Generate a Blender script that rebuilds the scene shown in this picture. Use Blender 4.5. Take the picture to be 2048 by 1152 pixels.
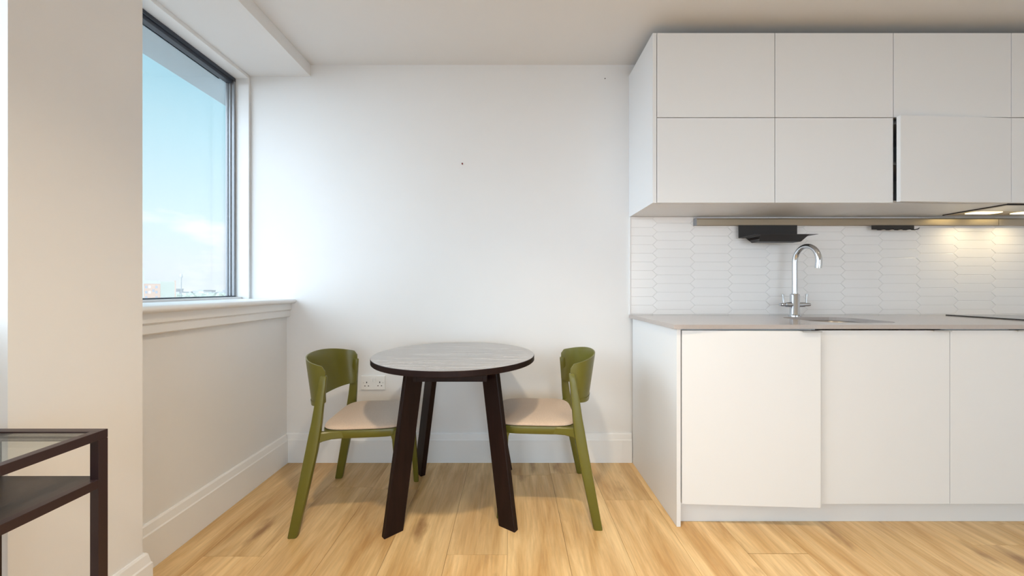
import bpy, bmesh, math, random
from mathutils import Vector, Matrix
R = math.radians
random.seed(7)
S = bpy.context.scene
COL = S.collection
for o in list(bpy.data.objects): bpy.data.objects.remove(o)

# ------------------------------------------------------------------ camera
cd = bpy.data.cameras.new('camera'); cam = bpy.data.objects.new('camera', cd); COL.objects.link(cam)
cam.location = (0, 0, 1.07); cam.rotation_euler = (R(90), 0, 0)
cd.sensor_width = 36; cd.lens = 36*745/2048; cd.clip_start = 0.02; cd.clip_end = 3000
S.camera = cam

# ------------------------------------------------------------------ view
S.view_settings.view_transform = 'Standard'
S.view_settings.look = 'None'
S.view_settings.gamma = 1
S.view_settings.use_curve_mapping = False
S.view_settings.exposure = 0.67

# ------------------------------------------------------------------ sky
W = bpy.data.worlds.new('sky'); S.world = W; W.use_nodes = True
nt = W.node_tree; nt.nodes.clear()
def N(nt, t, **k):
    n = nt.nodes.new(t)
    for a, b in k.items(): setattr(n, a, b)
    return n
geo = N(nt, 'ShaderNodeTexCoord'); sep = N(nt, 'ShaderNodeSeparateXYZ')
nt.links.new(geo.outputs['Generated'], sep.inputs[0])
ramp = N(nt, 'ShaderNodeValToRGB')
cr = ramp.color_ramp
cr.elements[0].position = 0.0; cr.elements[0].color = (0.70, 0.77, 0.81, 1)
cr.elements[1].position = 1.0; cr.elements[1].color = (0.20, 0.50, 0.75, 1)
for p, c in ((0.05, (0.71, 0.79, 0.84, 1)), (0.13, (0.64, 0.82, 0.89, 1)), (0.30, (0.46, 0.73, 0.84, 1)), (0.45, (0.30, 0.60, 0.75, 1))):
    e = cr.elements.new(p); e.color = c
nt.links.new(sep.outputs['Z'], ramp.inputs[0])
mp = N(nt, 'ShaderNodeMapping'); mp.inputs['Scale'].default_value = (1, 1, 2.6); mp.inputs['Location'].default_value = (0.3, 0.1, 0.2)
nz = N(nt, 'ShaderNodeTexNoise'); nz.inputs['Scale'].default_value = 4.2; nz.inputs['Detail'].default_value = 8; nz.inputs['Roughness'].default_value = 0.58
nt.links.new(geo.outputs['Generated'], mp.inputs[0]); nt.links.new(mp.outputs[0], nz.inputs['Vector'])
cl = N(nt, 'ShaderNodeMapRange'); cl.inputs[1].default_value = 0.5; cl.inputs[2].default_value = 0.68
nt.links.new(nz.outputs['Fac'], cl.inputs[0])
band = N(nt, 'ShaderNodeMapRange'); band.inputs[1].default_value = 0.34; band.inputs[2].default_value = 0.14
nt.links.new(sep.outputs['Z'], band.inputs[0])
mul = N(nt, 'ShaderNodeMath', operation='MULTIPLY'); nt.links.new(cl.outputs[0], mul.inputs[0]); nt.links.new(band.outputs[0], mul.inputs[1])
mx = N(nt, 'ShaderNodeMix', data_type='RGBA'); nt.links.new(mul.outputs[0], mx.inputs[0]); nt.links.new(ramp.outputs[0], mx.inputs[6])
mx.inputs[7].default_value = (0.93, 0.92, 0.95, 1)
bg = N(nt, 'ShaderNodeBackground'); bg.inputs[1].default_value = 0.81
wo = N(nt, 'ShaderNodeOutputWorld'); nt.links.new(mx.outputs[2], bg.inputs[0]); nt.links.new(bg.outputs[0], wo.inputs[0])

# ------------------------------------------------------------------ daylight
def sun(name, d, strength, angle, col):
    l = bpy.data.lights.new(name, 'SUN'); l.energy = strength; l.angle = angle; l.color = col
    o = bpy.data.objects.new(name, l); COL.objects.link(o); o.location = (-6, -3, 8)
    o.rotation_euler = Vector(d).to_track_quat('-Z', 'Y').to_euler(); return o
sun('daylight_through_windows', (1.0, 0.50, -0.52), 4.9, R(72), (0.74, 0.87, 1.0))
sun('fill_from_behind', (-0.16, 1.0, -0.18), 1.25, R(44), (0.72, 0.86, 1.0))  # added fill from behind the camera, evens out kitchen fronts and back wall
sun('sun_on_the_city', (-0.72, 0.35, -0.55), 1.5, R(1.0), (1.0, 0.97, 0.92))

# ------------------------------------------------------------------ materials
def mat(name, col, rough=0.5, metal=0.0, spec=0.5, bump=0.0, bscale=60.0, var=0.0, vscale=8.0, coat=0.0, sheen=0.0):
    m = bpy.data.materials.new(name); m.use_nodes = True; t = m.node_tree; b = t.nodes['Principled BSDF']
    b.inputs['Roughness'].default_value = rough; b.inputs['Metallic'].default_value = metal
    b.inputs['Specular IOR Level'].default_value = spec; b.inputs['Coat Weight'].default_value = coat
    b.inputs['Sheen Weight'].default_value = sheen
    tc = N(t, 'ShaderNodeTexCoord')
    n = N(t, 'ShaderNodeTexNoise'); n.inputs['Scale'].default_value = vscale; n.inputs['Detail'].default_value = 4
    t.links.new(tc.outputs['Object'], n.inputs['Vector'])
    mi = N(t, 'ShaderNodeMix', data_type='RGBA'); t.links.new(n.outputs['Fac'], mi.inputs[0])
    mi.inputs[6].default_value = tuple(c*(1-var) for c in col)+(1,); mi.inputs[7].default_value = tuple(min(1, c*(1+var)) for c in col)+(1,)
    t.links.new(mi.outputs[2], b.inputs['Base Color'])
    if bump:
        n2 = N(t, 'ShaderNodeTexNoise'); n2.inputs['Scale'].default_value = bscale; n2.inputs['Detail'].default_value = 5
        t.links.new(tc.outputs['Object'], n2.inputs['Vector'])
        bp = N(t, 'ShaderNodeBump'); bp.inputs['Strength'].default_value = bump; bp.inputs['Distance'].default_value = 0.002
        t.links.new(n2.outputs['Fac'], bp.inputs['Height']); t.links.new(bp.outputs[0], b.inputs['Normal'])
    return m
def wood(name, c1, c2, scale, rough, axis='Y', spec=0.5, coat=0.0, knots=False, island=False, bump=0.15, c3=None):
    m = bpy.data.materials.new(name); m.use_nodes = True; t = m.node_tree; b = t.nodes['Principled BSDF']
    b.inputs['Roughness'].default_value = rough; b.inputs['Specular IOR Level'].default_value = spec
    b.inputs['Coat Weight'].default_value = coat; b.inputs['Coat Roughness'].default_value = 0.16
    tc = N(t, 'ShaderNodeTexCoord'); mpn = N(t, 'ShaderNodeMapping')
    st = {'X': (0.12, 1, 1), 'Y': (1, 0.12, 1), 'Z': (1, 1, 0.12)}[axis]
    mpn.inputs['Scale'].default_value = tuple(scale*s for s in st)
    src = tc.outputs['Object']
    if island:
        g = N(t, 'ShaderNodeNewGeometry'); mm = N(t, 'ShaderNodeMath', operation='MULTIPLY'); mm.inputs[1].default_value = 37.0
        t.links.new(g.outputs['Random Per Island'], mm.inputs[0])
        cx = N(t, 'ShaderNodeCombineXYZ'); t.links.new(mm.outputs[0], cx.inputs[2]); t.links.new(mm.outputs[0], cx.inputs[1])
        va = N(t, 'ShaderNodeVectorMath', operation='ADD'); t.links.new(src, va.inputs[0]); t.links.new(cx.outputs[0], va.inputs[1]); src = va.outputs[0]
    t.links.new(src, mpn.inputs[0])
    n = N(t, 'ShaderNodeTexNoise'); n.inputs['Scale'].default_value = 1; n.inputs['Detail'].default_value = 9; n.inputs['Roughness'].default_value = 0.62; n.inputs['Distortion'].default_value = 0.6
    t.links.new(mpn.outputs[0], n.inputs['Vector'])
    rp = N(t, 'ShaderNodeValToRGB'); rp.color_ramp.elements[0].position = 0.33; rp.color_ramp.elements[0].color = c1+(1,)
    rp.color_ramp.elements[1].position = 0.66; rp.color_ramp.elements[1].color = c2+(1,)
    t.links.new(n.outputs['Fac'], rp.inputs[0]); out = rp.outputs[0]
    # fine pores
    mp2 = N(t, 'ShaderNodeMapping'); mp2.inputs['Scale'].default_value = tuple(scale*9*s*(0.5 if s < 1 else 1) for s in st)
    t.links.new(src, mp2.inputs[0]); n2 = N(t, 'ShaderNodeTexNoise'); n2.inputs['Scale'].default_value = 1; n2.inputs['Detail'].default_value = 4
    t.links.new(mp2.outputs[0], n2.inputs['Vector'])
    mr = N(t, 'ShaderNodeMapRange'); mr.inputs[1].default_value = 0.35; mr.inputs[2].default_value = 0.6; mr.inputs[3].default_value = 0.87; mr.inputs[4].default_value = 1.0
    t.links.new(n2.outputs['Fac'], mr.inputs[0])
    ml = N(t, 'ShaderNodeMix', data_type='RGBA', blend_type='MULTIPLY'); ml.inputs[0].default_value = 1
    t.links.new(out, ml.inputs[6]); t.links.new(mr.outputs[0], ml.inputs[7]); out = ml.outputs[2]
    if knots:
        mp3 = N(t, 'ShaderNodeMapping'); mp3.inputs['Scale'].default_value = (5.5, 2.0, 3.0); t.links.new(src, mp3.inputs[0])
        vo = N(t, 'ShaderNodeTexVoronoi'); vo.inputs['Scale'].default_value = 1.0; t.links.new(mp3.outputs[0], vo.inputs['Vector'])
        n3 = N(t, 'ShaderNodeTexNoise'); n3.inputs['Scale'].default_value = 5; n3.inputs['Detail'].default_value = 4; t.links.new(mp3.outputs[0], n3.inputs['Vector'])
        ad = N(t, 'ShaderNodeMath', operation='MULTIPLY_ADD'); ad.inputs[1].default_value = 0.35
        t.links.new(n3.outputs['Fac'], ad.inputs[0]); t.links.new(vo.outputs['Distance'], ad.inputs[2])
        kr = N(t, 'ShaderNodeMapRange'); kr.inputs[1].default_value = 0.24; kr.inputs[2].default_value = 0.40; kr.inputs[3].default_value = 0.9; kr.inputs[4].default_value = 0.0
        t.links.new(ad.outputs[0], kr.inputs[0])
        mk = N(t, 'ShaderNodeMix', data_type='RGBA'); t.links.new(kr.outputs[0], mk.inputs[0]); t.links.new(out, mk.inputs[6]); mk.inputs[7].default_value = (c3 or c1)+(1,)
        out = mk.outputs[2]
    if island:
        rv = N(t, 'ShaderNodeMapRange'); rv.inputs[3].default_value = 0.90; rv.inputs[4].default_value = 1.08; t.links.new(g.outputs['Random Per Island'], rv.inputs[0])
        m2 = N(t, 'ShaderNodeMix', data_type='RGBA', blend_type='MULTIPLY'); m2.inputs[0].default_value = 1
        t.links.new(out, m2.inputs[6]); t.links.new(rv.outputs[0], m2.inputs[7]); out = m2.outputs[2]
    t.links.new(out, b.inputs['Base Color'])
    bp = N(t, 'ShaderNodeBump'); bp.inputs['Strength'].default_value = bump; bp.inputs['Distance'].default_value = 0.001
    t.links.new(n2.outputs['Fac'], bp.inputs['Height']); t.links.new(bp.outputs[0], b.inputs['Normal'])
    return m
def emis(name, col, s):
    m = bpy.data.materials.new(name); m.use_nodes = True; t = m.node_tree; t.nodes.clear()
    e = N(t, 'ShaderNodeEmission'); e.inputs[0].default_value = col+(1,); e.inputs[1].default_value = s
    o = N(t, 'ShaderNodeOutputMaterial'); t.links.new(e.outputs[0], o.inputs[0]); return m
def glass(name, tint, refl=0.06):
    m = bpy.data.materials.new(name); m.use_nodes = True; t = m.node_tree; t.nodes.clear()
    tr = N(t, 'ShaderNodeBsdfTransparent'); tr.inputs[0].default_value = tint+(1,)
    gl = N(t, 'ShaderNodeBsdfGlossy'); gl.inputs['Roughness'].default_value = 0.02
    fr = N(t, 'ShaderNodeFresnel'); fr.inputs[0].default_value = 1.45
    sc = N(t, 'ShaderNodeMath', operation='MULTIPLY'); sc.inputs[1].default_value = refl; t.links.new(fr.outputs[0], sc.inputs[0])
    mi = N(t, 'ShaderNodeMixShader'); t.links.new(sc.outputs[0], mi.inputs[0]); t.links.new(tr.outputs[0], mi.inputs[1]); t.links.new(gl.outputs[0], mi.inputs[2])
    o = N(t, 'ShaderNodeOutputMaterial'); t.links.new(mi.outputs[0], o.inputs[0]); return m
M = {}
M['wall'] = mat('wall_paint', (0.815, 0.813, 0.812), 0.75, spec=0.25, bump=0.05, bscale=180, var=0.01)
M['ceil'] = mat('ceiling_paint', (0.80, 0.80, 0.80), 0.85, spec=0.2, bump=0.03, bscale=150, var=0.01)
M['gloss'] = mat('satin_trim_paint', (0.84, 0.84, 0.84), 0.35, spec=0.4, var=0.01)
M['cab'] = mat('satin_white_lacquer', (0.785, 0.79, 0.795), 0.38, spec=0.35, var=0.005)
M['tile'] = mat('glazed_white_tile', (0.90, 0.875, 0.855), 0.22, spec=0.4, var=0.02, vscale=3)
M['grout'] = mat('white_grout', (0.76, 0.73, 0.71), 0.9, bump=0.1)
M['stone'] = mat('grey_composite_stone', (0.44, 0.39, 0.365), 0.12, spec=0.8, var=0.10, vscale=260)
M['alu'] = mat('dark_grey_aluminium', (0.030, 0.038, 0.055), 0.4, metal=0.0, var=0.05)
M['alu2'] = mat('grey_aluminium', (0.30, 0.31, 0.33), 0.38, metal=0.3, var=0.05)
M['ext'] = mat('grey_soffit_cladding', (0.38, 0.47, 0.52), 0.6, var=0.05)
M['green'] = mat('olive_green_plastic', (0.125, 0.118, 0.014), 0.33, spec=0.5, bump=0.06, bscale=500, var=0.03)
M['fabric'] = mat('beige_wool_fabric', (0.62, 0.475, 0.36), 0.95, spec=0.1, bump=0.8, bscale=420, var=0.16, vscale=160, sheen=0.4)
M['black'] = mat('black_powder_coat', (0.020, 0.017, 0.017), 0.45, var=0.1)
M['brown'] = mat('dark_brown_metal', (0.026, 0.011, 0.012), 0.38, var=0.1)
M['chrome'] = mat('chrome', (0.62, 0.645, 0.68), 0.09, metal=1.0)
M['steel'] = mat('brushed_steel', (0.46, 0.39, 0.30), 0.33, metal=1.0, bump=0.1, bscale=300)
M['steel2'] = mat('satin_sink_steel', (0.58, 0.57, 0.55), 0.28, metal=1.0)
M['plastic'] = mat('white_moulded_plastic', (0.84, 0.83, 0.81), 0.3)
M['hole'] = mat('dark_pin_hole', (0.02, 0.02, 0.02), 0.8)
M['red'] = mat('red_brown_screw', (0.20, 0.03, 0.03), 0.4)
M['hob'] = mat('black_ceramic_glass', (0.012, 0.012, 0.013), 0.05, spec=0.6)
M['dark'] = mat('dark_rubber', (0.03, 0.03, 0.03), 0.8)
M['sub'] = mat('subfloor', (0.10, 0.06, 0.03), 0.9)
M['floor'] = wood('oak_laminate', (0.54, 0.31, 0.115), (0.84, 0.60, 0.31), 12.0, 0.36, 'Y', 0.4, knots=True, island=True, c3=(0.30, 0.16, 0.065), bump=0.10)
M['top'] = wood('grey_brown_oak_laminate', (0.15, 0.13, 0.118), (0.36, 0.33, 0.31), 36.0, 0.25, 'X', 0.8, coat=0.55)
M['leg'] = wood('black_brown_wood', (0.008, 0.002, 0.002), (0.016, 0.005, 0.004), 30.0, 0.5, 'Z', 0.22)
M['shelf'] = wood('black_brown_board', (0.022, 0.016, 0.014), (0.040, 0.028, 0.024), 18.0, 0.40, 'Y', 0.5)
M['pane'] = glass('window_glass', (0.995, 1.0, 1.0), 0.25)
M['tglass'] = glass('table_glass', (0.94, 0.965, 0.95), 0.5)
M['lamp'] = emis('hood_lamp_glow', (1.0, 0.80, 0.40), 3.0)
M['down'] = emis('downlight_glow', (1.0, 0.86, 0.65), 4.0)

# ------------------------------------------------------------------ mesh helpers
def box(bm, x0, x1, y0, y1, z0, z1, bev=0.0, rot=None, mi=0):
    g = bmesh.ops.create_cube(bm, size=1.0); vs = g['verts']
    for v in vs:
        v.co = Vector(((x0+x1)/2+v.co.x*(x1-x0), (y0+y1)/2+v.co.y*(y1-y0), (z0+z1)/2+v.co.z*(z1-z0)))
    fs = set(f for v in vs for f in v.link_faces)
    for f in fs: f.material_index = mi
    if bev > 0:
        es = list(set(e for v in vs for e in v.link_edges))
        r = bmesh.ops.bevel(bm, geom=es, offset=bev, segments=2, profile=0.6, affect='EDGES')
        for f in r['faces']: f.material_index = mi
        vs = list(set(v for f in r['faces'] for v in f.verts))
    if rot is not None:
        for v in vs: v.co = rot @ v.co
    return vs
def loft(bm, secs, cap=True, closed=False, smooth=True):
    rings = [[bm.verts.new(p) for p in s] for s in secs]
    n = len(rings[0])
    for a, b in zip(rings[:-1], rings[1:]):
        for i in range(n):
            f = bm.faces.new((a[i], a[(i+1) % n], b[(i+1) % n], b[i])); f.smooth = smooth
    if closed:
        a, b = rings[-1], rings[0]
        for i in range(n): bm.faces.new((a[i], a[(i+1) % n], b[(i+1) % n], b[i])).smooth = smooth
    elif cap:
        bm.faces.new(rings[0][::-1]); bm.faces.new(rings[-1])
    return rings
def prism(bm, pts, vec):
    v = Vector(vec); return loft(bm, [[Vector(p) for p in pts], [Vector(p)+v for p in pts]], smooth=False)
def tube(bm, path, rad, seg=16, cap=True):
    path = [Vector(p) for p in path]; n = len(path)
    if not hasattr(rad, '__len__'): rad = [rad]*n
    t0 = (path[1]-path[0]).normalized(); up = Vector((0, 0, 1)) if abs(t0.z) < 0.9 else Vector((0, 1, 0))
    u = t0.cross(up).normalized(); secs = []
    for i, p in enumerate(path):
        t = (path[min(i+1, n-1)]-path[max(i-1, 0)]).normalized()
        u = (u-t*u.dot(t)).normalized(); w = t.cross(u)
        secs.append([p+(u*math.cos(2*math.pi*k/seg)+w*math.sin(2*math.pi*k/seg))*rad[i] for k in range(seg)])
    return loft(bm, secs, cap)
def lathe(bm, prof, c=(0, 0, 0), seg=32):
    secs = [[Vector((c[0]+r*math.cos(2*math.pi*k/seg), c[1]+r*math.sin(2*math.pi*k/seg), c[2]+z)) for k in range(seg)] for r, z in prof]
    return loft(bm, secs)
def mesh(name, bm, m, parent=None, loc=None, smooth_angle=None, mods=()):
    bmesh.ops.recalc_face_normals(bm, faces=bm.faces[:])
    me = bpy.data.meshes.new(name); bm.to_mesh(me); bm.free()
    for mm in (m if isinstance(m, (list, tuple)) else [m]): me.materials.append(mm)
    o = bpy.data.objects.new(name, me); COL.objects.link(o)
    if parent: o.parent = parent
    if loc: o.location = loc
    if smooth_angle:
        me.set_sharp_from_angle(angle=R(smooth_angle))
    return o
def B(): return bmesh.new()
def bx(name, m, dims, parent=None, bev=0.0):
    bm = B(); box(bm, *dims, bev=bev); return mesh(name, bm, m, parent)
def tag(o, label, cat, group=None, kind=None):
    o['label'] = label; o['category'] = cat
    if group: o['group'] = group
    if kind: o['kind'] = kind
    return o
def thing(name, label, cat, loc=(0, 0, 0), rz=0.0, group=None):
    o = bpy.data.objects.new(name, None); COL.objects.link(o); o.location = loc; o.rotation_euler = (0, 0, rz); o.empty_display_size = 0.1
    return tag(o, label, cat, group)
def struct(name, bm, m, label=None, parent=None, smooth_angle=None):
    o = mesh(name, bm, m, parent, smooth_angle=smooth_angle); o['kind'] = 'structure'
    if label: o['label'] = label; 
    return o

YW = 2.296            # back wall
XL = -1.388           # low wall under the window
XP = -1.240           # column / bulkhead face
ZC = 2.445            # ceiling
ZS = 2.373            # lowered soffit
P0, P1 = 0.916, 1.250 # column
YN, XR = -3.2, 3.7    # wall behind the camera, right wall
# ------------------------------------------------------------------ floor
bm = B(); box(bm, -2.0, XR+.2, YN-.2, YW+.2, -0.20, -0.012, mi=1)
pw = 0.2425; L = 1.38; g = 0.0005
for k in range(-5, 17):
    x0 = -0.262+pw*k; x1 = x0+pw
    off = {-5: 0.95, -4: 1.485, -3: 0.62, -2: 1.98, -1: 0.98, 0: 1.495, 1: 0.75, 2: 2.15, 3: 0.5, 4: 1.02, 5: 1.501, 6: 0.55, 7: 1.98, 8: 1.1}.get(k, random.uniform(0, L))
    y = off-L*6
    while y < YW:
        a, b = max(y, YN), min(y+L, YW+.02)
        if b > a+.01:
            gy = 0.0016 if (k == 5 and abs(b-1.501) < .01) else g
            gy0 = 0.0016 if (k == 5 and abs(a-1.501) < .01) else g
            box(bm, x0+g, min(x1-g, XR+.05), a+gy0, b-gy, -0.012, 0.0, bev=0.0006)
        y += L
struct('floor', bm, [M['floor'], M['sub']])
# ------------------------------------------------------------------ ceiling, walls
bm = B(); box(bm, -2.0, XR+.2, YN-.2, YW+.2, ZC, ZC+.25); struct('ceiling', bm, M['ceil'])
bm = B(); box(bm, -1.95, XP, YN-.2, YW+.1, ZS, ZC-.0005); struct('trim_1', bm, M['ceil'], 'lowered plaster bulkhead running above the windows')
bm = B(); box(bm, -1.75, XR+.2, YW, YW+.2, -0.011, ZC+.01); struct('wall_back', bm, M['wall'])
bm = B(); box(bm, XR, XR+.2, YN-.2, YW+.2, -0.011, ZC+.01); struct('wall_right', bm, M['wall'])
bm = B(); box(bm, -2.0, -1.1, YN-.2, YN, -0.011, ZC+.01); box(bm, 2.9, XR+.2, YN-.2, YN, -0.011, ZC+.01); box(bm, -1.1, 2.9, YN-.2, YN, -0.011, .30); box(bm, -1.1, 2.9, YN-.2, YN, 2.02, ZC+.01)
struct('wall_front', bm, M['wall'])
bm = B(); box(bm, -1.1, 2.9, YN-.12, YN-.06, .30, .35); box(bm, -1.1, 2.9, YN-.12, YN-.06, 1.97, 2.02)
for x_ in (-1.1, .88, 2.85): box(bm, x_, x_+.05, YN-.12, YN-.06, .35, 1.97)
w3 = struct('added_window', bm, M['alu'], 'wide window added in the wall behind the view for fill light')  # unseen window, added so the frontal fill can enter the room
bm = B(); box(bm, -1.05, 2.85, YN-.093, YN-.087, .35, 1.97); mesh('pane', bm, M['pane'], w3)
bm = B()
box(bm, -1.80, XL, YN, YW+.01, -0.011, 0.975)           # under the windows
box(bm, -1.95, XP, P0, P1, -0.011, ZS+.001)             # column between the windows
box(bm, -1.95, XP, YN, -2.60, -0.011, ZS+.001)          # beyond the second window
struct('wall_left', bm, M['wall'])

# skirting boards
def skirt(bm, a, b, nrm, e0=0, e1=0):
    a, b, nrm = Vector(a), Vector(b), Vector(nrm)
    t = (b-a).normalized()
    prof = [(0, 0), (.018, 0), (.018, .137), (.0145, .142), (.010, .171), (.006, .177), (0, .177)]
    s0 = [a+nrm*p+Vector((0, 0, z))-t*(p*e0) for p, z in prof]; s1 = [b+nrm*p+Vector((0, 0, z))+t*(p*e1) for p, z in prof]
    loft(bm, [s0, s1], smooth=False)
bm = B(); skirt(bm, (XL, YW, 0.0005), (0.735, YW, 0.0005), (0, -1, 0)); struct('baseboard_back', bm, M['gloss'])
bm = B(); skirt(bm, (XL, P1, 0.0005), (XL, YW-.018, 0.0005), (1, 0, 0)); struct('baseboard_left', bm, M['gloss'])
bm = B(); skirt(bm, (XP, P0, 0.0005), (XP, P1, 0.0005), (1, 0, 0), 1, 1); skirt(bm, (XP, P1, 0.0005), (XL, P1, 0.0005), (0, 1, 0), 1, 0); skirt(bm, (XL, P0, 0.0005), (XP, P0, 0.0005), (0, -1, 0), 0, 1)
struct('baseboard_column', bm, M['gloss'])

# ------------------------------------------------------------------ windows
def window(name, y0, y1, label):
    w = bpy.data.objects.new(name, None); COL.objects.link(w); w.location = (-1.72, (y0+y1)/2, 1.0); w['kind'] = 'structure'; w['label'] = label
    def pt(n, bm, m, sa=None):
        o = mesh(n, bm, m, smooth_angle=sa); o.parent = w; o.matrix_parent_inverse = Matrix.Translation(-w.location); return o
    zb, zt = 1.016, 2.352
    bm = B()   # white lining boards
    box(bm, -1.715, -1.612, y1-.014, y1, 1.003, ZS, bev=.0015); box(bm, -1.80, -1.612, y0, y0+.014, 1.003, ZS, bev=.0015)
    box(bm, -1.80, -1.612, y0+.014, y1-.014, zt, ZS, bev=.0015); box(bm, -1.80, -1.655, y0+.014, y1-.014, 1.003, zb, bev=.0015)
    pt('lining', bm, M['gloss'])
    bm = B(); a, b = y0+.014, y1-.014
    t = .026
    box(bm, -1.752, -1.692, a, b, zt-t*.8, zt, bev=.002); box(bm, -1.752, -1.692, a, b, zb, zb+.006, bev=.001)
    box(bm, -1.735, -1.700, a+.02, b-.02, zt-t*1.5, zt-t*.7, bev=.002)
    pt('frame', bm, M['alu'])
    bm = B()
    for s, e in ((a, 1), (b, -1)):
        for (xa, xb, ww) in ((-1.740, -1.727, t*.75), (-1.7255, -1.712, t*.6), (-1.7105, -1.6925, t*.45)):
            ya, yb = sorted((s, s+e*ww)); box(bm, xa, xb, ya, yb, zb+.006, zt-t*.8, bev=.0015)
    pt('side_frame', bm, M['alu2'])
    bm = B(); box(bm, -1.724, -1.718, a+.01, b-.01, zb+.003, zt-.01); pt('pane', bm, M['pane'])
    # sill with rounded nose, and apron
    bm = B(); prof = [(-1.80, .976), (-1.345, .976), (-1.336, .9785), (-1.3305, .984), (-1.329, .990), (-1.3305, .996), (-1.336, 1.0015), (-1.345, 1.004), (-1.80, 1.004)]
    loft(bm, [[Vector((x, y0+.0005, z)) for x, z in prof], [Vector((x, y1, z)) for x, z in prof]]); pt('window_sill', bm, M['gloss'], 60)
    bm = B(); prof = [(XL, .976), (XL+.030, .976), (XL+.030, .938), (XL+.024, .934), (XL+.024, .932), (XL+.021, .930), (XL+.021, .898), (XL+.015, .893), (XL, .893)]
    loft(bm, [[Vector((x, y0+.0005, z)) for x, z in prof], [Vector((x, y1, z)) for x, z in prof]], smooth=False); pt('apron', bm, M['gloss'])
    return w
window('window_1', P1, YW, 'tall grey framed window above the low wall, looking over the city')
window('window_2', -2.60, P0, 'window on the near side of the white column')
bm = B(); box(bm, -2.02, -1.76, YN-.5, YW+2.5, 2.352, 2.62, bev=.004); struct('trim_2', bm, M['ext'], 'grey cladding soffit projecting outside above the window')

# ------------------------------------------------------------------ round table
def rz2(v, a): c, s = math.cos(a), math.sin(a); return Vector((v[0]*c-v[1]*s, v[0]*s+v[1]*c, 0))
TX, TY, TH = -0.283, 1.845, 0.745
tb = thing('round_dining_table', 'round table with grey brown oak top and four splayed black brown plank legs', 'table', (TX, TY, 0))
bm = B(); rr = 0.3925
lathe(bm, [(rr-.0025, TH-.026), (rr, TH-.0235), (rr, TH-.002), (rr-.0015, TH)], seg=128); bmesh.ops.recalc_face_normals(bm, faces=bm.faces[:]); bm.normal_update()
for f in bm.faces:
    f.material_index = 0 if (abs(f.normal.z) > .9 and f.calc_center_median().z > TH-.001) else 1
o = mesh('tabletop', bm, [M['top'], M['leg']], tb, smooth_angle=35)
bm = B(); q = 0.150; z0, z1 = .648, TH-.0265
for (a, b, c, d) in ((-q, q, -q-.02, -q), (-q, q, q, q+.02), (-q-.02, -q, -q-.02, q+.02), (q, q+.02, -q-.02, q+.02)):
    box(bm, a, b, c, d, z0, z1, bev=.001)
mesh('apron', bm, M['leg'], tb)
feet = [(-.270, -.250, .262), (.303, -.205, .260), (-.278, .345, .266), (.275, .362, .268)]
for fx, fy, rt in feet:
    f = Vector((fx, fy, 0)); r = f.normalized(); tn = Vector((-r.y, r.x, 0)); rf = f.length
    def P(rad, tt, z): return r*rad+tn*tt+Vector((0, 0, z))
    bm = B(); h = .0145; wd = .088; c = .003
    secs = []
    for z, ro in ((0.0, rf), (TH-.0265, rt)):
        secs.append([P(ro-wd, -h+c, z), P(ro-wd+c, -h, z), P(ro-c, -h, z), P(ro, -h+c, z), P(ro, h-c, z), P(ro-c, h, z), P(ro-wd+c, h, z), P(ro-wd, h-c, z)])
    loft(bm, secs, smooth=False); mesh('leg', bm, M['leg'], tb)

# ------------------------------------------------------------------ chairs
def rect_sec(cx, cy, z, wx, wy, c=.25):
    a, b = wx/2, wy/2; k = min(a, b)*c*2
    pts = []
    for sx, sy, o in ((1, 1, 0), (-1, 1, 1), (-1, -1, 0), (1, -1, 1)):
        p, q = (cx+sx*a, cy+sy*(b-k)), (cx+sx*(a-k), cy+sy*b)
        m_ = (cx+sx*(a-k*.3), cy+sy*(b-k*.3))
        pts += [p, m_, q] if o == 0 else [q, m_, p]
    return [Vector((x, y, z)) for x, y in pts]
def seat_out(n, sx, sy, cx=0.049, p=4.8):
    pts = []
    for i in range(n):
        a = 2*math.pi*i/n; ca, sa = math.cos(a), math.sin(a)
        x = abs(ca)**(2/p)*math.copysign(1, ca)*sx; y = abs(sa)**(2/p)*math.copysign(1, sa)*sy
        y *= 1-.03*(x/sx)                       # a little narrower at the front
        pts.append((cx+x, y))
    return pts
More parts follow.
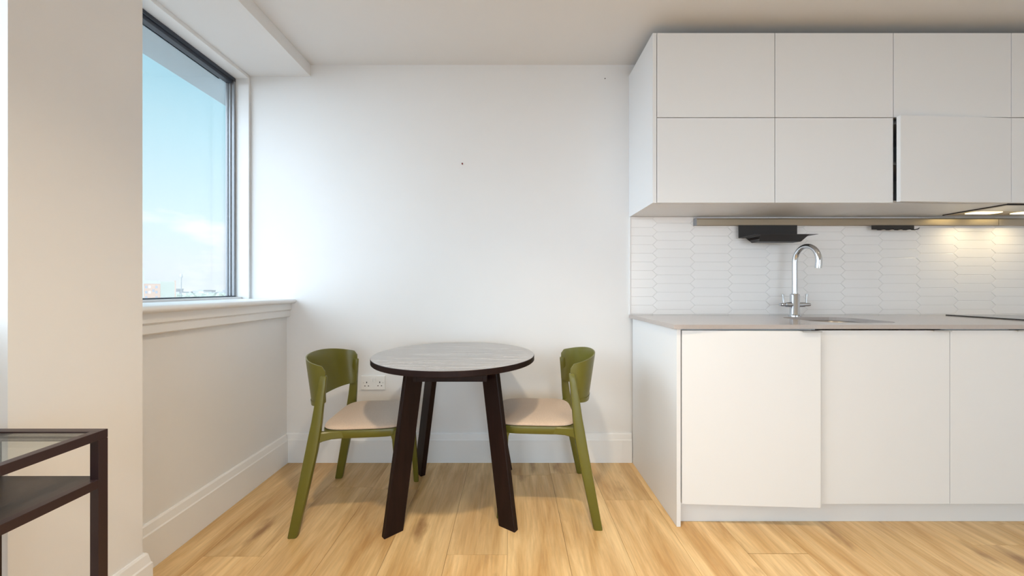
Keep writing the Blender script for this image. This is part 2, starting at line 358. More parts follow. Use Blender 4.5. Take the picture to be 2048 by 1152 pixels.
def chair(label):
    c = thing('dining_chair', label, 'chair', group='green chairs at the round table')
    # seat frame
    bm = B(); n = 64
    prof = [(0.150, 0.168, .408), (0.172, 0.188, .397), (0.186, 0.1965, .3965), (0.191, 0.2015, .402), (0.193, 0.2030, .428), (0.191, 0.201, .4325), (0.172, 0.19, .4325)]
    loft(bm, [[Vector((x, y, z)) for x, y in seat_out(n, a, b)] for a, b, z in prof])
    for s in (-1, 1):                            # arms that run back to the rear legs
        secs = []
        for x, y, w, z0_, z1_ in ((-.150, .224, .026, .368, .460), (-.132, .220, .024, .386, .440), (-.112, .213, .022, .393, .4335), (-.080, .200, .022, .397, .4320), (-.02, .192, .020, .398, .4320)):
            yy = y*s; h = w/2; secs.append([Vector((x, yy-h, z0_+.004)), Vector((x, yy-h+.004, z0_)), Vector((x, yy+h-.004, z0_)), Vector((x, yy+h, z0_+.004)), Vector((x, yy+h, z1_-.004)), Vector((x, yy+h-.004, z1_)), Vector((x, yy-h+.004, z1_)), Vector((x, yy-h, z1_-.004))])
        loft(bm, secs)
    mesh('seat_frame', bm, M['green'], c, smooth_angle=40)
    # upholstered pad
    bm = B(); prof = [(.175, .185, .4328), (.187, .196, .4340), (.1905, .1995, .4380), (.189, .198, .4430), (.181, .190, .4480), (.163, .172, .4520), (.12, .135, .4555), (.07, .08, .457), (.02, .023, .4575)]
    loft(bm, [[Vector((x, y, z)) for x, y in seat_out(n, a, b)] for a, b, z in prof]); mesh('seat_pad', bm, M['fabric'], c, smooth_angle=60)
    # legs
    for s in (-1, 1):
        bm = B()
        secs = [(-.205, .252, .004, .032, .028), (-.202, .2515, .0, .036, .030)]
        secs = [(-.222, .252, 0.0, .036, .026), (-.220, .2515, .006, .040, .030), (-.178, .240, .22, .047, .031), (-.152, .231, .36, .050, .031), (-.143, .226, .42, .049, .029), (-.135, .221, .48, .044, .026), (-.127, .215, .56, .038, .023), (-.117, .208, .64, .031, .020), (-.113, .206, .674, .028, .018), (-.112, .2055, .679, .022, .013)]
        loft(bm, [rect_sec(x, y*s, z, wx, wy) for x, y, z, wx, wy in secs]); mesh('leg', bm, M['green'], c, smooth_angle=40)
    for s in (-1, 1):
        bm = B()
        secs = [(.222, .180, 0.0, .022, .018), (.221, .1798, .005, .026, .022), (.205, .177, .25, .030, .024), (.196, .175, .38, .036, .025), (.190, .174, .421, .050, .026)]
        loft(bm, [rect_sec(x, y*s, z, wx, wy) for x, y, z, wx, wy in secs]); mesh('leg', bm, M['green'], c, smooth_angle=40)
    # curved backrest shell
    bm = B(); nu, nv = 48, 12; th = .0065
    def pt(u, v, off):
        a = u*math.pi/2; e = 1.6
        zt = .721+.034*math.cos(a); zb = .548-.016*math.cos(a)
        # rounded outer corners
        ed = max(0, (abs(u)-.94)/.06); zt -= .020*ed**2.5; zb += .014*ed**2.5
        z = zb+(zt-zb)*v
        fl = (z-.53)/.22
        dx = .104+.034*fl; hw = .197+.008*fl
        ca = abs(math.cos(a))**(2/2.5); sa = abs(math.sin(a))**(2/2.15)*math.copysign(1, a)
        x = -.106-(dx+off)*ca; y = (hw+off)*sa
        return Vector((x, y, z))
    us = [-1+2*i/nu for i in range(nu+1)]
    grid = {}
    for k, off in ((0, 0), (1, th)):
        for i, u in enumerate(us):
            for j in range(nv+1): 
                ff = off if 0 < j < nv else (off*.75+.125*th)
                grid[k, i, j] = bm.verts.new(pt(u, j/nv, ff))
    for i in range(nu):
        for j in range(nv):
            bm.faces.new((grid[0, i, j], grid[0, i+1, j], grid[0, i+1, j+1], grid[0, i, j+1])); bm.faces.new((grid[1, i, j], grid[1, i, j+1], grid[1, i+1, j+1], grid[1, i+1, j]))
        for j in (0, nv): bm.faces.new((grid[0, i, j], grid[1, i, j], grid[1, i+1, j], grid[0, i+1, j]))
    for i in (0, nu):
        for j in range(nv): bm.faces.new((grid[0, i, j], grid[0, i, j+1], grid[1, i, j+1], grid[1, i, j]))
    for f in bm.faces: f.smooth = True
    # raised lower rim of the shell, on the outside
    for j0, j1, oo in ((0.0, .10, th+.0025),):
        ra = [[pt(u, j0, th*.6), pt(u, j0, oo), pt(u, j1, oo), pt(u, j1, th*.6)] for u in us[2:-2]]
        loft(bm, ra)
    mesh('backrest', bm, M['green'], c, smooth_angle=50)
    return c
def copy_tree(o, parent=None):
    n = o.copy(); COL.objects.link(n); n.parent = parent
    for ch in [x for x in o.children]: copy_tree(ch, n)
    return n
ch1 = chair('olive green chair with beige seat pad, left of the round table by the window wall')
ch1.location = (-0.738, 1.868, 0); ch1.rotation_euler.z = R(4)
ch2 = copy_tree(ch1); ch2['label'] = 'olive green chair with beige seat pad, right of the round table beside the kitchen units'
ch2.location = (0.167, 1.912, 0); ch2.rotation_euler.z = R(178.5)

# ------------------------------------------------------------------ console table, bottom left
cx0, cx1, cy0, cy1, ch = -1.218, -0.949, -0.12, 0.875, 0.740
ct = thing('console_table', 'dark brown metal console table with glass top and lower shelf beside the column', 'table', ((cx0+cx1)/2, (cy0+cy1)/2, 0))
off = Matrix.Translation(-ct.location)
def cpart(n, bm, m):
    o = mesh(n, bm, m); o.parent = ct; o.matrix_parent_inverse = off; return o
t = .020
bm = B(); box(bm, cx0, cx1, cy1-t, cy1, ch-t, ch, bev=.0008); box(bm, cx0, cx1, cy0, cy0+t, ch-t, ch, bev=.0008); box(bm, cx0, cx0+t, cy0+t, cy1-t, ch-t, ch, bev=.0008); box(bm, cx1-t, cx1, cy0+t, cy1-t, ch-t, ch, bev=.0008)
box(bm, cx0+t, cx1-t, cy1-t-.006, cy1-t, ch-t, ch-.008); box(bm, cx1-t-.006, cx1-t, cy0+t, cy1-t, ch-t, ch-.008)
cpart('top_frame', bm, M['brown'])
for x in (cx0, cx1-t):
    for y in (cy0, cy1-t):
        bm = B(); box(bm, x, x+t, y, y+t, 0, ch-t-.0004, bev=.0008); cpart('leg', bm, M['brown'])
bm = B(); box(bm, cx0+t+.001, cx1-t-.001, cy0+t+.001, cy1-t-.007, ch-.008, ch-.001); cpart('glass_top', bm, M['tglass'])
sz = .630
bm = B(); box(bm, cx1-t, cx1, cy0+t, cy1-t, sz-t, sz, bev=.0008); box(bm, cx0, cx0+t, cy0+t, cy1-t, sz-t, sz, bev=.0008); box(bm, cx0+t, cx1-t, cy0, cy0+t, sz-t, sz, bev=.0008); cpart('shelf_frame', bm, M['brown'])
bm = B(); box(bm, cx0+t+.0015, cx1-t-.0015, cy0+t+.001, cy1-.001, sz-.016, sz-.001); cpart('shelf_board', bm, M['shelf'])

# ------------------------------------------------------------------ kitchen: wall units
def open_box(bm, x0, x1, y0, y1, z0, z1, t=.016):
    box(bm, x0, x0+t, y0, y1, z0, z1); box(bm, x1-t, x1, y0, y1, z0, z1)
    box(bm, x0+t, x1-t, y0, y1, z0, z0+t); box(bm, x0+t, x1-t, y0, y1, z1-t, z1); box(bm, x0+t, x1-t, y1-.008, y1, z0+t, z1-t)
def kpart(par, n, bm, m, sa=None):
    o = mesh(n, bm, m, smooth_angle=sa); o.parent = par; o.matrix_parent_inverse = Matrix.Translation(-par.location); return o
UF, UB, UM, UT = 1.908, 1.507, 1.943, 2.376
ux = [.742, 1.347, 1.954, 2.558, 3.160]
lab = ['leftmost white wall unit with the exposed side panel', 'white wall unit above the black drip tray, second from the left', 'white wall unit whose lower door stands ajar', 'white wall unit over the hob, cut off by the right edge']
for i in range(4):
    a, b = ux[i], ux[i+1]
    u = thing('wall_cabinet', lab[i], 'cabinet', ((a+b)/2, 2.1, UB), group='white wall units above the worktop')
    bm = B()
    if i < 3: open_box(bm, a+.0006, b-.0006, UF+.025, YW-.0005, UB, UT-.002)
    else: open_box(bm, a+.0006, b-.0006, UF+.025, YW-.0005, UB+.03, UT-.002); box(bm, a+.0006, a+.012, UF+.025, YW-.012, UB, UB+.03)
    box(bm, a+.017, b-.017, UF+.06, YW-.012, UM-.008, UM+.008)
    box(bm, a+.017, b-.017, UF+.06, YW-.012, 1.722, 1.736)
    kpart(u, 'carcass', bm, M['cab'])
    g = .0018
    for z0, z1, low in ((UB, UM-g, True), (UM+g, UT, False)):
        bm = B(); box(bm, a+g, b-g, UF, UF+.019, z0, z1, bev=.0008)
        if i == 2 and low:
            piv = Matrix.Translation((b-g, UF+.019, 0)); rot = piv @ Matrix.Rotation(R(3.0), 4, 'Z') @ piv.inverted()
            bm.verts.ensure_lookup_table()
            for v in bm.verts: v.co = rot @ v.co
            d = kpart(u, 'door', bm, M['cab']); d['label'] = 'lower door standing slightly ajar'
        else: kpart(u, 'door', bm, M['cab'])
    if i == 0:
        bm = B(); box(bm, .7205, .7405, UF, YW-.0005, UB-.001, UT, bev=.0008); kpart(u, 'side_panel', bm, M['cab'])

# base units
BF, BB, BT = 1.668, .103, .880
bxs = [.7585, 1.360, 1.961, 2.562, 3.163]
lab = ['leftmost white base unit, its door slightly ajar, with side panel to the floor', 'white base unit under the sink', 'white base unit left of the hob, with a tab pull near its middle', 'white base unit under the hob, outside the right edge']
for i in range(4):
    a, b = bxs[i], bxs[i+1]
    u = thing('base_cabinet', lab[i], 'cabinet', ((a+b)/2, 2.0, BB), group='white base units under the worktop')
    bm = B()
    if i == 1:   # open top for the sink bowl
        t = .016; box(bm, a+.0006, a+t, BF+.024, YW-.012, BB, .886); box(bm, b-t, b-.0006, BF+.024, YW-.012, BB, .886); box(bm, a+t, b-t, BF+.024, YW-.012, BB, BB+t); box(bm, a+t, b-t, YW-.02, YW-.012, BB+t, .886)
    else: open_box(bm, a+.0006, b-.0006, BF+.024, YW-.012, BB, .886)
    kpart(u, 'carcass', bm, M['cab'])
    g = .0014 if i else .0014
    bm = B(); vs = box(bm, a+(g if i else .004), b-g, BF, BF+.019, BB, BT, bev=.0008)
    hx = {0: b-.085, 1: b-.086, 2: a+.287, 3: a+.26}[i]
    bh = B(); box(bh, hx, hx+.080, BF-.012, BF+.017, BT+.0001, BT+.0018); box(bh, hx, hx+.080, BF-.0135, BF-.012, BT-.004, BT+.0018)
    if i == 0:
        piv = Matrix.Translation((a, BF+.019, 0)); rot = piv @ Matrix.Rotation(R(-3.0), 4, 'Z') @ piv.inverted()
        for v in bm.verts: v.co = rot @ v.co
        for v in bh.verts: v.co = rot @ v.co
    d = kpart(u, 'door', bm, M['cab'])
    if i == 0: d['label'] = 'door standing slightly ajar'
    hd = mesh('handle', bh, M['steel2']); hd.parent = d
    hd['label'] = 'thin steel tab pull'
    if i == 0:
        bm = B(); box(bm, .7375, .7555, BF, YW-.0185, 0.0005, .8865, bev=.0008); kpart(u, 'side_panel', bm, M['cab'])
bm = B(); box(bm, .7565, 3.163, 1.708, 1.724, 0.0005, .1015, bev=.0006); tag(mesh('plinth', bm, M['cab']), 'long white plinth board under the base units', 'plinth')

# worktop with a rounded sink cut-out
WT0, WT1 = .888, .907
def rrect(x0, x1, y0, y1, r, n=8):
    pts = []
    for cx_, cy_, a0 in ((x1-r, y1-r, 0), (x0+r, y1-r, 90), (x0+r, y0+r, 180), (x1-r, y0+r, 270)):
        for i in range(n+1):
            a = R(a0+90*i/n); pts.append((cx_+r*math.cos(a), cy_+r*math.sin(a)))
    return pts
SX0, SX1, SY0, SY1, SR = 1.480, 1.845, 1.745, 2.090, .085
wx0, wx1, wy0, wy1 = .717, 3.163, 1.652, YW-.0105
inner = rrect(SX0, SX1, SY0, SY1, SR)
def outer_pt(p):
    cx_, cy_ = (SX0+SX1)/2, (SY0+SY1)/2; dx, dy = p[0]-cx_, p[1]-cy_; ts = []
    hx0, hx1 = SX0-.06, SX1+.06
    if dx > 0: ts.append((hx1-cx_)/dx)
    if dx < 0: ts.append((hx0-cx_)/dx)
    if dy > 0: ts.append((wy1-cy_)/dy)
    if dy < 0: ts.append((wy0-cy_)/dy)
    k = min(ts); return (cx_+dx*k, cy_+dy*k)
bm = B()
hx0, hx1 = SX0-.06, SX1+.06
# ring around the cut-out: square corners inserted
ang = lambda p: math.atan2(p[1]-(SY0+SY1)/2, p[0]-(SX0+SX1)/2)
pairs = [(p, outer_pt(p)) for p in inner]
for c_ in ((hx1, wy1), (hx0, wy1), (hx0, wy0), (hx1, wy0)):
    j = min(range(len(pairs)), key=lambda k: abs(ang(pairs[k][0])-ang(c_))); pairs[j] = (pairs[j][0], c_)
n = len(pairs)
ring = [[bm.verts.new((p[0], p[1], z)) for z in (WT0, WT1) for p in pr] for pr in pairs]   # in0,out0,in1,out1
for i in range(n):
    A, C = ring[i], ring[(i+1) % n]
    bm.faces.new((A[0], C[0], C[1], A[1])); bm.faces.new((A[2], A[3], C[3], C[2])); bm.faces.new((A[0], A[2], C[2], C[0])); bm.faces.new((A[1], C[1], C[3], A[3]))
box(bm, wx0, hx0, wy0, wy1, WT0, WT1); box(bm, hx1, wx1, wy0, wy1, WT0, WT1)
tag(mesh('worktop', bm, M['stone']), 'long grey brown stone worktop over the base units', 'worktop')

# sink bowl
sk = thing('sink', 'stainless steel undermount sink bowl set in the grey worktop', 'sink', ((SX0+SX1)/2, (SY0+SY1)/2, .74))
bm = B()
secs = []
for e, z in ((.012, WT0-.001), (.004, WT0-.001), (.002, WT0-.003), (-.004, .80), (-.012, .752), (-.03, .742), (-.10, .738)):
    r_ = max(.01, SR+e); secs.append([Vector((x, y, z)) for x, y in rrect(SX0-e, SX1+e, SY0-e, SY1+e, r_ if e > -.09 else .05)])
rings = [[bm.verts.new(p) for p in s] for s in secs]
for a_, b_ in zip(rings[:-1], rings[1:]):
    for i in range(len(a_)): bm.faces.new((a_[i], a_[(i+1) % len(a_)], b_[(i+1) % len(a_)], b_[i])).smooth = True
bm.faces.new(rings[-1])
ob = kpart(sk, 'bowl', bm, M['steel2'])
sm = ob.modifiers.new('thickness', 'SOLIDIFY'); sm.thickness = .001; sm.offset = 0
bm = B(); lathe(bm, [(.045, .739), (.045, .7415), (.038, .742), (.034, .740), (.010, .740), (.008, .746), (.001, .747)], ((SX0+SX1)/2, (SY0+SY1)/2, 0)); kpart(sk, 'drain', bm, M['chrome'], 40)

# mixer tap
fx, fy, fz = 1.652, 2.176, WT1
fa = thing('mixer_tap', 'chrome swan neck mixer tap with two levers standing behind the sink', 'tap', (fx, fy, fz))
bm = B(); lathe(bm, [(.031, 0), (.031, .004), (.026, .007), (.0245, .01), (.0245, .122), (.0225, .127), (.0165, .130), (.0165, .134)], seg=40); mesh('body', bm, M['chrome'], fa, smooth_angle=40)
bm = B(); sd = Vector((.25, -.968, 0)).normalized(); rad = .067; path = [(0, 0, z) for z in (.128, .18, .24, .28)]
zc = .312
path.append((0, 0, zc-.012))
for i in range(25):
    a = math.pi-(math.pi*1.03)*i/24; p = sd*(rad+rad*math.cos(a)); path.append((p.x, p.y, zc+.088*math.sin(a)))
pe = Vector(path[-1]); path.append(tuple(pe+Vector((0, 0, -.030))-sd*.003))
tube(bm, path, [.0135]*(len(path)-12)+[.0135+.0002*k for k in range(12)], 20); mesh('spout', bm, M['chrome'], fa, smooth_angle=50)
for s in (-1, 1):
    bm = B(); cyl = [(0, .015), (.012, .015), (.030, .0145), (.045, .0140), (.046, .0105), (.068, .0105), (.070, .0085), (.078, .0085), (.079, .005)]
    tube(bm, [(s*(.010+d), 0, .066) for d, r in cyl], [r for d, r in cyl], 20); arm = mesh('valve_arm', bm, M['chrome'], fa, smooth_angle=40)
    bm = B(); tube(bm, [(s*.067, 0, .070), (s*.067, 0, .085), (s*.0675, 0, .105), (s*.069, 0, .126), (s*.069, 0, .128)], [.0035, .0036, .0045, .0058, .003], 14); mesh('lever', bm, M['chrome'], arm, smooth_angle=40)

# hob
hb = thing('hob', 'black ceramic glass hob set on the worktop at the right edge', 'hob', (2.87, 1.95, WT1))
bm = B(); box(bm, 2.578, 3.155, 1.70, 2.215, WT1+.0002, WT1+.0055, bev=.001); kpart(hb, 'glass_surface', bm, M['hob'])
bm = B()
for x, y, r_ in ((2.73, 1.83, .08), (2.73, 2.08, .10), (3.0, 1.83, .10), (3.0, 2.08, .08)):
    secs = []
    for rr_, z in ((r_, WT1+.0056), (r_-.002, WT1+.0056), (r_-.002, WT1+.0059), (r_, WT1+.0059)):
        secs.append([Vector((x+rr_*math.cos(2*math.pi*k/40), y+rr_*math.sin(2*math.pi*k/40), z)) for k in range(40)])
    loft(bm, secs, closed=True)
kpart(hb, 'cooking_zone_rings', bm, M['alu2'])

# extractor hood under the fourth wall unit
hd = thing('extractor_hood', 'built-in extractor hood with lit lamps under the wall unit at the right edge', 'extractor hood', (2.87, 2.08, UB))
bm = B(); box(bm, 2.5725, 3.150, UF+.030, 2.225, UB-.003, UB+.027, bev=.001); kpart(hd, 'housing', bm, M['steel'])
bm = B(); box(bm, 2.5725, 3.150, UF+.0285, UF+.0295, UB-.006, UB+.02); box(bm, 2.5705, 2.572, UF+.0285, 2.225, UB-.006, UB+.02); kpart(hd, 'edge_trim', bm, M['black'])
for x in (2.722, 2.985):
    bm = B(); secs = [[Vector((px_, py_, z)) for px_, py_ in rrect(x-.085, x+.085, 2.115, 2.185, .03)] for z in (UB-.0045, UB-.0032)]
    loft(bm, secs, smooth=False); lens = kpart(hd, 'lamp_lens', bm, M['lamp']); lens['label'] = 'glowing warm lamp lens'
    l = bpy.data.lights.new('hood_lamp', 'SPOT'); l.energy = 1.1; l.color = (1.0, .82, .52); l.spot_size = R(150); l.spot_blend = .8; l.shadow_soft_size = .03
    lo = bpy.data.objects.new('hood_lamp_light', l); COL.objects.link(lo); lo.location = (x, 2.15, UB-.012); lo.rotation_euler = (R(8), 0, 0); lo.parent = None
bm = B(); box(bm, 2.60, 3.12, UF+.045, 2.095, UB-.0045, UB-.0032)
kpart(hd, 'grease_filter', bm, M['steel2'])

# tiled splashback
bm = B(); sx0, sx1, syf = .728, 3.60, YW-.010
box(bm, sx0, sx1, syf+.0022, YW-.0003, WT1-.02, UB-.001, mi=1)
cp, hh, pt_, tg = .2310, .0530, .014, .0007
c0 = 1.024+ 0.0
for ci in range(-2, 13):
    cxm = .992+cp*ci                    # centre of the column of picket tiles
    base = WT1+.0045+(hh/2 if ci % 2 else 0)
    for rj in range(-1, 13):
        zc_ = base+rj*hh
        poly = [(-cp/2-pt_, 0), (-cp/2+pt_, hh/2), (cp/2-pt_, hh/2), (cp/2+pt_, 0), (cp/2-pt_, -hh/2), (-cp/2+pt_, -hh/2)]
        def clip(pl, axis, lim, keep_gt):
            out = []
            for i in range(len(pl)):
                p, q_ = pl[i], pl[(i+1) % len(pl)]
                ip = (p[axis] >= lim) if keep_gt else (p[axis] <= lim); iq = (q_[axis] >= lim) if keep_gt else (q_[axis] <= lim)
                if ip: out.append(p)
                if ip != iq:
                    k = (lim-p[axis])/(q_[axis]-p[axis]); out.append((p[0]+k*(q_[0]-p[0]), p[1]+k*(q_[1]-p[1])))
            return out
        def shrink(pl, d):
            return [(x-math.copysign(min(abs(x)*.5, d*1.15), x), z-(math.copysign(d, z) if abs(z) > 1e-6 else 0)) for x, z in pl]
        rings_ = []
        for d, yy in ((tg, syf+.0022), (tg, syf+.0008), (tg+.0016, syf)):
            pl = [(cxm+x, zc_+z) for x, z in shrink(poly, d)]
            for ax, lim, gt in ((0, sx0+.001+d, True), (0, sx1-.001, False), (1, WT1+.0005, True), (1, UB-.002, False)):
                if len(pl) >= 3: pl = clip(pl, ax, lim, gt)
            rings_.append([Vector((x, yy, z)) for x, z in pl])
        if min(len(r) for r in rings_) >= 3 and len(set(len(r) for r in rings_)) == 1:
            try: loft(bm, rings_, smooth=False)
            except Exception: pass
tag(mesh('tiled_splashback', bm, [M['tile'], M['grout']]), 'splashback of long white hexagonal tiles between worktop and wall units', 'splashback')
bm = B(); box(bm, .7195, .7275, YW-.013, YW-.0003, WT1-.015, UB-.0015, bev=.0006); 
tag(mesh('tile_edge_strip', bm, M['gloss']), 'thin white strip closing the left edge of the tiled splashback', 'edge strip')

# rail with hanging shelves
ra = thing('utensil_rail', 'long brushed steel rail fixed to the tiles under the wall units', 'rail', (2.1, 2.27, 1.47))
RY0, RY1 = 2.258, syf-.0005
bm = B(); prof = [(RY1, 1.450), (RY0+.002, 1.450), (RY0, 1.452), (RY0, 1.487), (RY0+.002, 1.489), (RY0+.008, 1.489), (RY0+.009, 1.494), (RY1, 1.494)]
loft(bm, [[Vector((x, y, z)) for y, z in prof] for x in (1.120, 2.949)], smooth=False); kpart(ra, 'profile', bm, M['steel'])
bm = B(); loft(bm, [[Vector((x, y, z)) for y, z in prof] for x in (2.951, 3.50)], smooth=False); kpart(ra, 'profile', bm, M['steel'])
bm = B(); box(bm, 1.112, 1.1198, RY0-.001, RY1, 1.449, 1.495, bev=.001); kpart(ra, 'end_cap', bm, M['alu2'])

tr = thing('drip_tray', 'black folded metal tray with slotted side hanging from the steel rail above the tap', 'tray', (1.55, 2.2, 1.39))
bm = B(); box(bm, 1.372, 1.727, RY0-.0025, RY0-.0005, 1.372, 1.4495, bev=.0004); box(bm, 1.372, 1.727, RY0-.0025, RY0+.0, 1.4495, 1.4505)
kpart(tr, 'back_plate', bm, M['black'])
zr, zbo = 1.373, 1.338
O = [(1.372, 2.100), (1.727, 2.100), (1.727, RY0-.003), (1.372, RY0-.003)]   # rim outer
I = [(1.405, 2.103), (1.680, 2.103), (1.680, 2.246), (1.405, 2.246)]   # rim inner / basin top
D = [(1.404, 2.150), (1.672, 2.150), (1.672, 2.215), (1.404, 2.215)]   # basin bottom
D = [(1.425, 2.150), (1.668, 2.150), (1.668, 2.215), (1.425, 2.215)]
bm = B()
def quad(pts, th=.0012):
    pts = [Vector(p) for p in pts]; nn = (pts[1]-pts[0]).cross(pts[2]-pts[0]).normalized()*th
    loft(bm, [pts, [p+nn for p in pts]], smooth=False)
def lerp(a, b, k): return tuple(a[i]+(b[i]-a[i])*k for i in range(3))
o3 = [(x, y, zr) for x, y in O]; i3 = [(x, y, zr) for x, y in I]; d3 = [(x, y, zbo) for x, y in D]
for i in range(3):
    quad([o3[i], o3[i+1], i3[i+1], i3[i]]); quad([i3[i], i3[i+1], d3[i+1], d3[i]])
quad(d3)
for a_, b_ in ((0, .16), (.40, .62), (.85, 1.0)):      # slotted left side
    quad([lerp(o3[3], i3[3], a_), lerp(o3[0], i3[0], a_), lerp(o3[0], i3[0], b_), lerp(o3[3], i3[3], b_)])
for a_, b_ in ((0, .2), (.6, 1.0)):
    quad([lerp(i3[3], d3[3], a_), lerp(i3[0], d3[0], a_), lerp(i3[0], d3[0], b_), lerp(i3[3], d3[3], b_)])
kpart(tr, 'pan', bm, M['black'])
hk = thing('hook_rack', 'small black hook rack hanging from the steel rail left of the hood lamps', 'hook rack', (2.3, 2.25, 1.43))
bm = B(); box(bm, 2.178, 2.435, RY0-.003, RY0-.0005, 1.424, 1.4495, bev=.0004); kpart(hk, 'plate', bm, M['black'])
for k in range(5):
    x = 2.205+.0515*k; bm = B(); tube(bm, [(x, RY0-.003, 1.428), (x, RY0-.012, 1.4215), (x+.004, RY0-.024, 1.4195), (x+.010, RY0-.036, 1.422), (x+.014, RY0-.042, 1.429)], [.003, .003, .003, .003, .002], 8); kpart(hk, 'hook', bm, M['black'], 40)

# ------------------------------------------------------------------ double socket
so = thing('wall_socket', 'white double plug socket with two switches on the wall behind the left chair', 'socket', (-.8535, YW, .488))
def sp(n, bm, m, par=so): return mesh(n, bm, m, par)
bm = B(); box(bm, -.074, .074, -.010, -.0003, -.043, .043, bev=.003); pl = sp('faceplate', bm, M['plastic'])
k = .000157
for zx in (812, 916):
    bm = B(); x = (zx-857)*k; box(bm, x-.0073, x+.0073, -.0135, -.0095, .006, .029, bev=.0012); s_ = sp('switch', bm, M['plastic'])
for nm, pts in (('pin_holes', ((612, 475, .0026, .0046), (545, 612, .0036, .0024), (683, 612, .0036, .0024))), ('pin_holes', ((1122, 468, .0026, .0046), (1055, 606, .0036, .0024), (1192, 606, .0036, .0024)))):
    bm = B()
    for zx, zy, w_, h_ in pts:
        x, z = (zx-857)*k, (490-zy)*k; box(bm, x-w_, x+w_, -.0103, -.0098, z-h_, z+h_)
    sp(nm, bm, M['hole'])
for zx, zy in ((488, 490), (1245, 482)):
    bm = B(); x, z = (zx-857)*k, (490-zy)*k; tube(bm, [(x, -.0095, z), (x, -.0106, z)], .0028, 12); sp('screw', bm, M['steel2'])
# tiny marks on the wall
bm = B(); tube(bm, [(0, 0, 0), (0, -.012, 0), (0, -.0125, 0)], [.003, .005, .003], 12); tag(mesh('wall_nail', bm, M['red'], loc=(-.305, YW-.0004, 1.833)), 'small red brown nail head in the middle of the bare wall', 'nail')
bm = B(); tube(bm, [(0, 0, 0), (0, -.003, 0)], .003, 12); tag(mesh('wall_screw', bm, M['dark'], loc=(.573, YW-.0004, 2.36)), 'tiny dark screw high on the wall beside the wall units', 'screw')

# ------------------------------------------------------------------ ceiling downlights (above the frame)
def spot(x, y, e, col=(1.0, .82, .59), size=116):
    t = thing('ceiling_downlight', 'round recessed ceiling downlight above and behind the view, some added as fill', 'downlight', (x, y, ZC), group='recessed ceiling downlights')
    bm = B(); lathe(bm, [(.030, -.0002), (.045, -.0002), (.045, -.003), (.040, -.005), (.031, -.004)], seg=32); mesh('bezel', bm, M['gloss'], t, smooth_angle=40)
    bm = B(); lathe(bm, [(.030, -.0012), (.030, -.0025), (.002, -.003)], seg=24); mesh('lens', bm, M['down'], t)
    l = bpy.data.lights.new('downlight', 'SPOT'); l.energy = e; l.color = col; l.spot_size = R(size); l.spot_blend = .85; l.shadow_soft_size = .055
    o = bpy.data.objects.new('downlight_light', l); COL.objects.link(o); o.location = (x, y, ZC-.012)
for x, y, e in ((.55, .85, 26), (2.1, .70, 16), (-.08, .74, 84), (1.2, -.9, 22), (2.6, -1.2, 20), (-.1, -.45, 68)):  # the strongest pair is added to fill the dining side
    spot(x, y, e)

# ------------------------------------------------------------------ the city outside
E = {}  # distance haze is mixed into these pale base colours
E['brick'] = mat('hazy_brick', (0.58, 0.41, 0.33), 0.9, var=.08, vscale=.6)
E['greenc'] = mat('hazy_green_cladding', (0.45, 0.47, 0.42), 0.8, var=.06, vscale=.5)
E['parap'] = mat('hazy_parapet', (0.50, 0.50, 0.52), 0.8)
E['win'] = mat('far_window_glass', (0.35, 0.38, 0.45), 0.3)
E['roof'] = mat('hazy_roofs', (0.40, 0.39, 0.40), 0.9, var=.1, vscale=.05)
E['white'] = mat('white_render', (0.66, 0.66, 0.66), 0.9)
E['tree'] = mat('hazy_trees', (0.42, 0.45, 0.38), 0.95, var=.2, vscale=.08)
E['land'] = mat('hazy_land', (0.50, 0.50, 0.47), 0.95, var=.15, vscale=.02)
bm = B(); box(bm, -2500, 300, 60, 2600, -30, -28); g_ = mesh('ground', bm, E['land']); g_['kind'] = 'structure'; g_['label'] = 'flat hazy land outside far below the window'
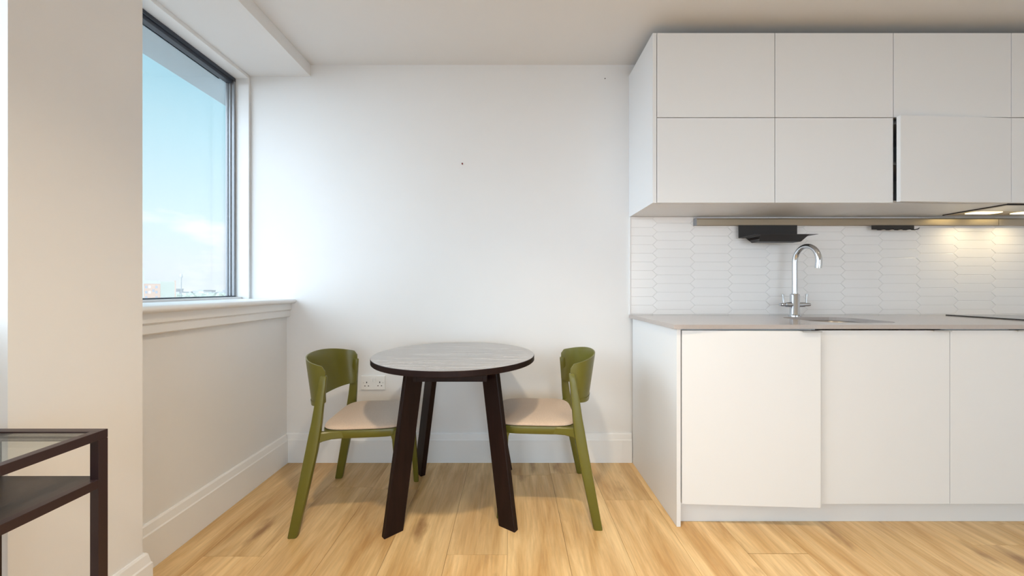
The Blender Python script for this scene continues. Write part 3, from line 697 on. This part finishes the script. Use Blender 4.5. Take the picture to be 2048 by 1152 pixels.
# brick block, D ~ 200
bk = thing('apartment_block', 'brick and pale green apartment block seen low through the window', 'building', (-189, 205, -28))
def epart(par, n, bm, m): return kpart(par, n, bm, m)
bk.location = (-194.0, 205, -28); bk.rotation_euler.z = R(43.4)
def bpart(n, m, d):
    bm = B(); box(bm, *d); mesh(n, bm, m, bk)
bpart('brick_wing', E['brick'], (-6.2, .4, 0, 7, 0, 31.4))
bpart('green_wing', E['greenc'], (.4, 6.2, -.3, 7, 0, 32.6))
bpart('corner_strip', E['brick'], (6.2, 6.7, -.4, 7, 0, 33.2))
bpart('top_floor', E['parap'], (-6.3, .4, -.1, 7, 31.4, 33.2))
for i, (x, z) in enumerate(((-5.2, 29.6), (-3.9, 29.7), (-1.2, 29.6), (-5.2, 26.8), (-3.9, 26.8), (-1.2, 26.8), (-2.4, 27.6), (-5.2, 24), (-1.2, 24))):
    bpart('window', E['win'] if i not in (1, 4) else E['white'], (x-.45, x+.45, -.05, .05, z-.7, z+.7))
tw = thing('white_tower', 'pale tower block rising beside the column edge in the window view', 'building', (-244, 244, -28))
bm = B(); box(bm, -256, -249.8, 244, 253, -28, 14.5); epart(tw, 'shaft', bm, E['white'])
bm = B(); box(bm, -255, -251.5, 245, 252, 14.5, 16); epart(tw, 'roof_box', bm, E['parap'])
bm = B(); tube(bm, [(0, 0, 0), (0, 0, 37), (0, 0, 37.4), (0, 0, 40)], [.35, .3, .9, .8], 8); tag(mesh('radio_mast', bm, E['parap'], loc=(-257.5, 290, -28)), 'thin dark mast on the skyline right of the brick block', 'mast')
rnd = random.Random(3)
for i in range(24):
    D_ = (440, 560, 720)[i % 3]; px_ = 345+5.4*i+rnd.uniform(-1, 1); x = -(1024-px_)/745*D_; w_ = rnd.uniform(9, 14)*D_/745
    ztop = 1.07-(rnd.uniform(-1, 10)+(4, 2, 0)[i % 3])/745*D_
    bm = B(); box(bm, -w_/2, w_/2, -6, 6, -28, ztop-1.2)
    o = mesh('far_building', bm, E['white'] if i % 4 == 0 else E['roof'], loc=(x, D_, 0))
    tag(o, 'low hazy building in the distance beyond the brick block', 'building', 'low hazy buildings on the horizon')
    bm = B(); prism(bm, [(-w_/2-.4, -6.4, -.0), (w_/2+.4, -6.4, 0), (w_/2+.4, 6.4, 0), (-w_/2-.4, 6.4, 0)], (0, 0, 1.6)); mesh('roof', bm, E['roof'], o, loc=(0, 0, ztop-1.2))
bm = B()
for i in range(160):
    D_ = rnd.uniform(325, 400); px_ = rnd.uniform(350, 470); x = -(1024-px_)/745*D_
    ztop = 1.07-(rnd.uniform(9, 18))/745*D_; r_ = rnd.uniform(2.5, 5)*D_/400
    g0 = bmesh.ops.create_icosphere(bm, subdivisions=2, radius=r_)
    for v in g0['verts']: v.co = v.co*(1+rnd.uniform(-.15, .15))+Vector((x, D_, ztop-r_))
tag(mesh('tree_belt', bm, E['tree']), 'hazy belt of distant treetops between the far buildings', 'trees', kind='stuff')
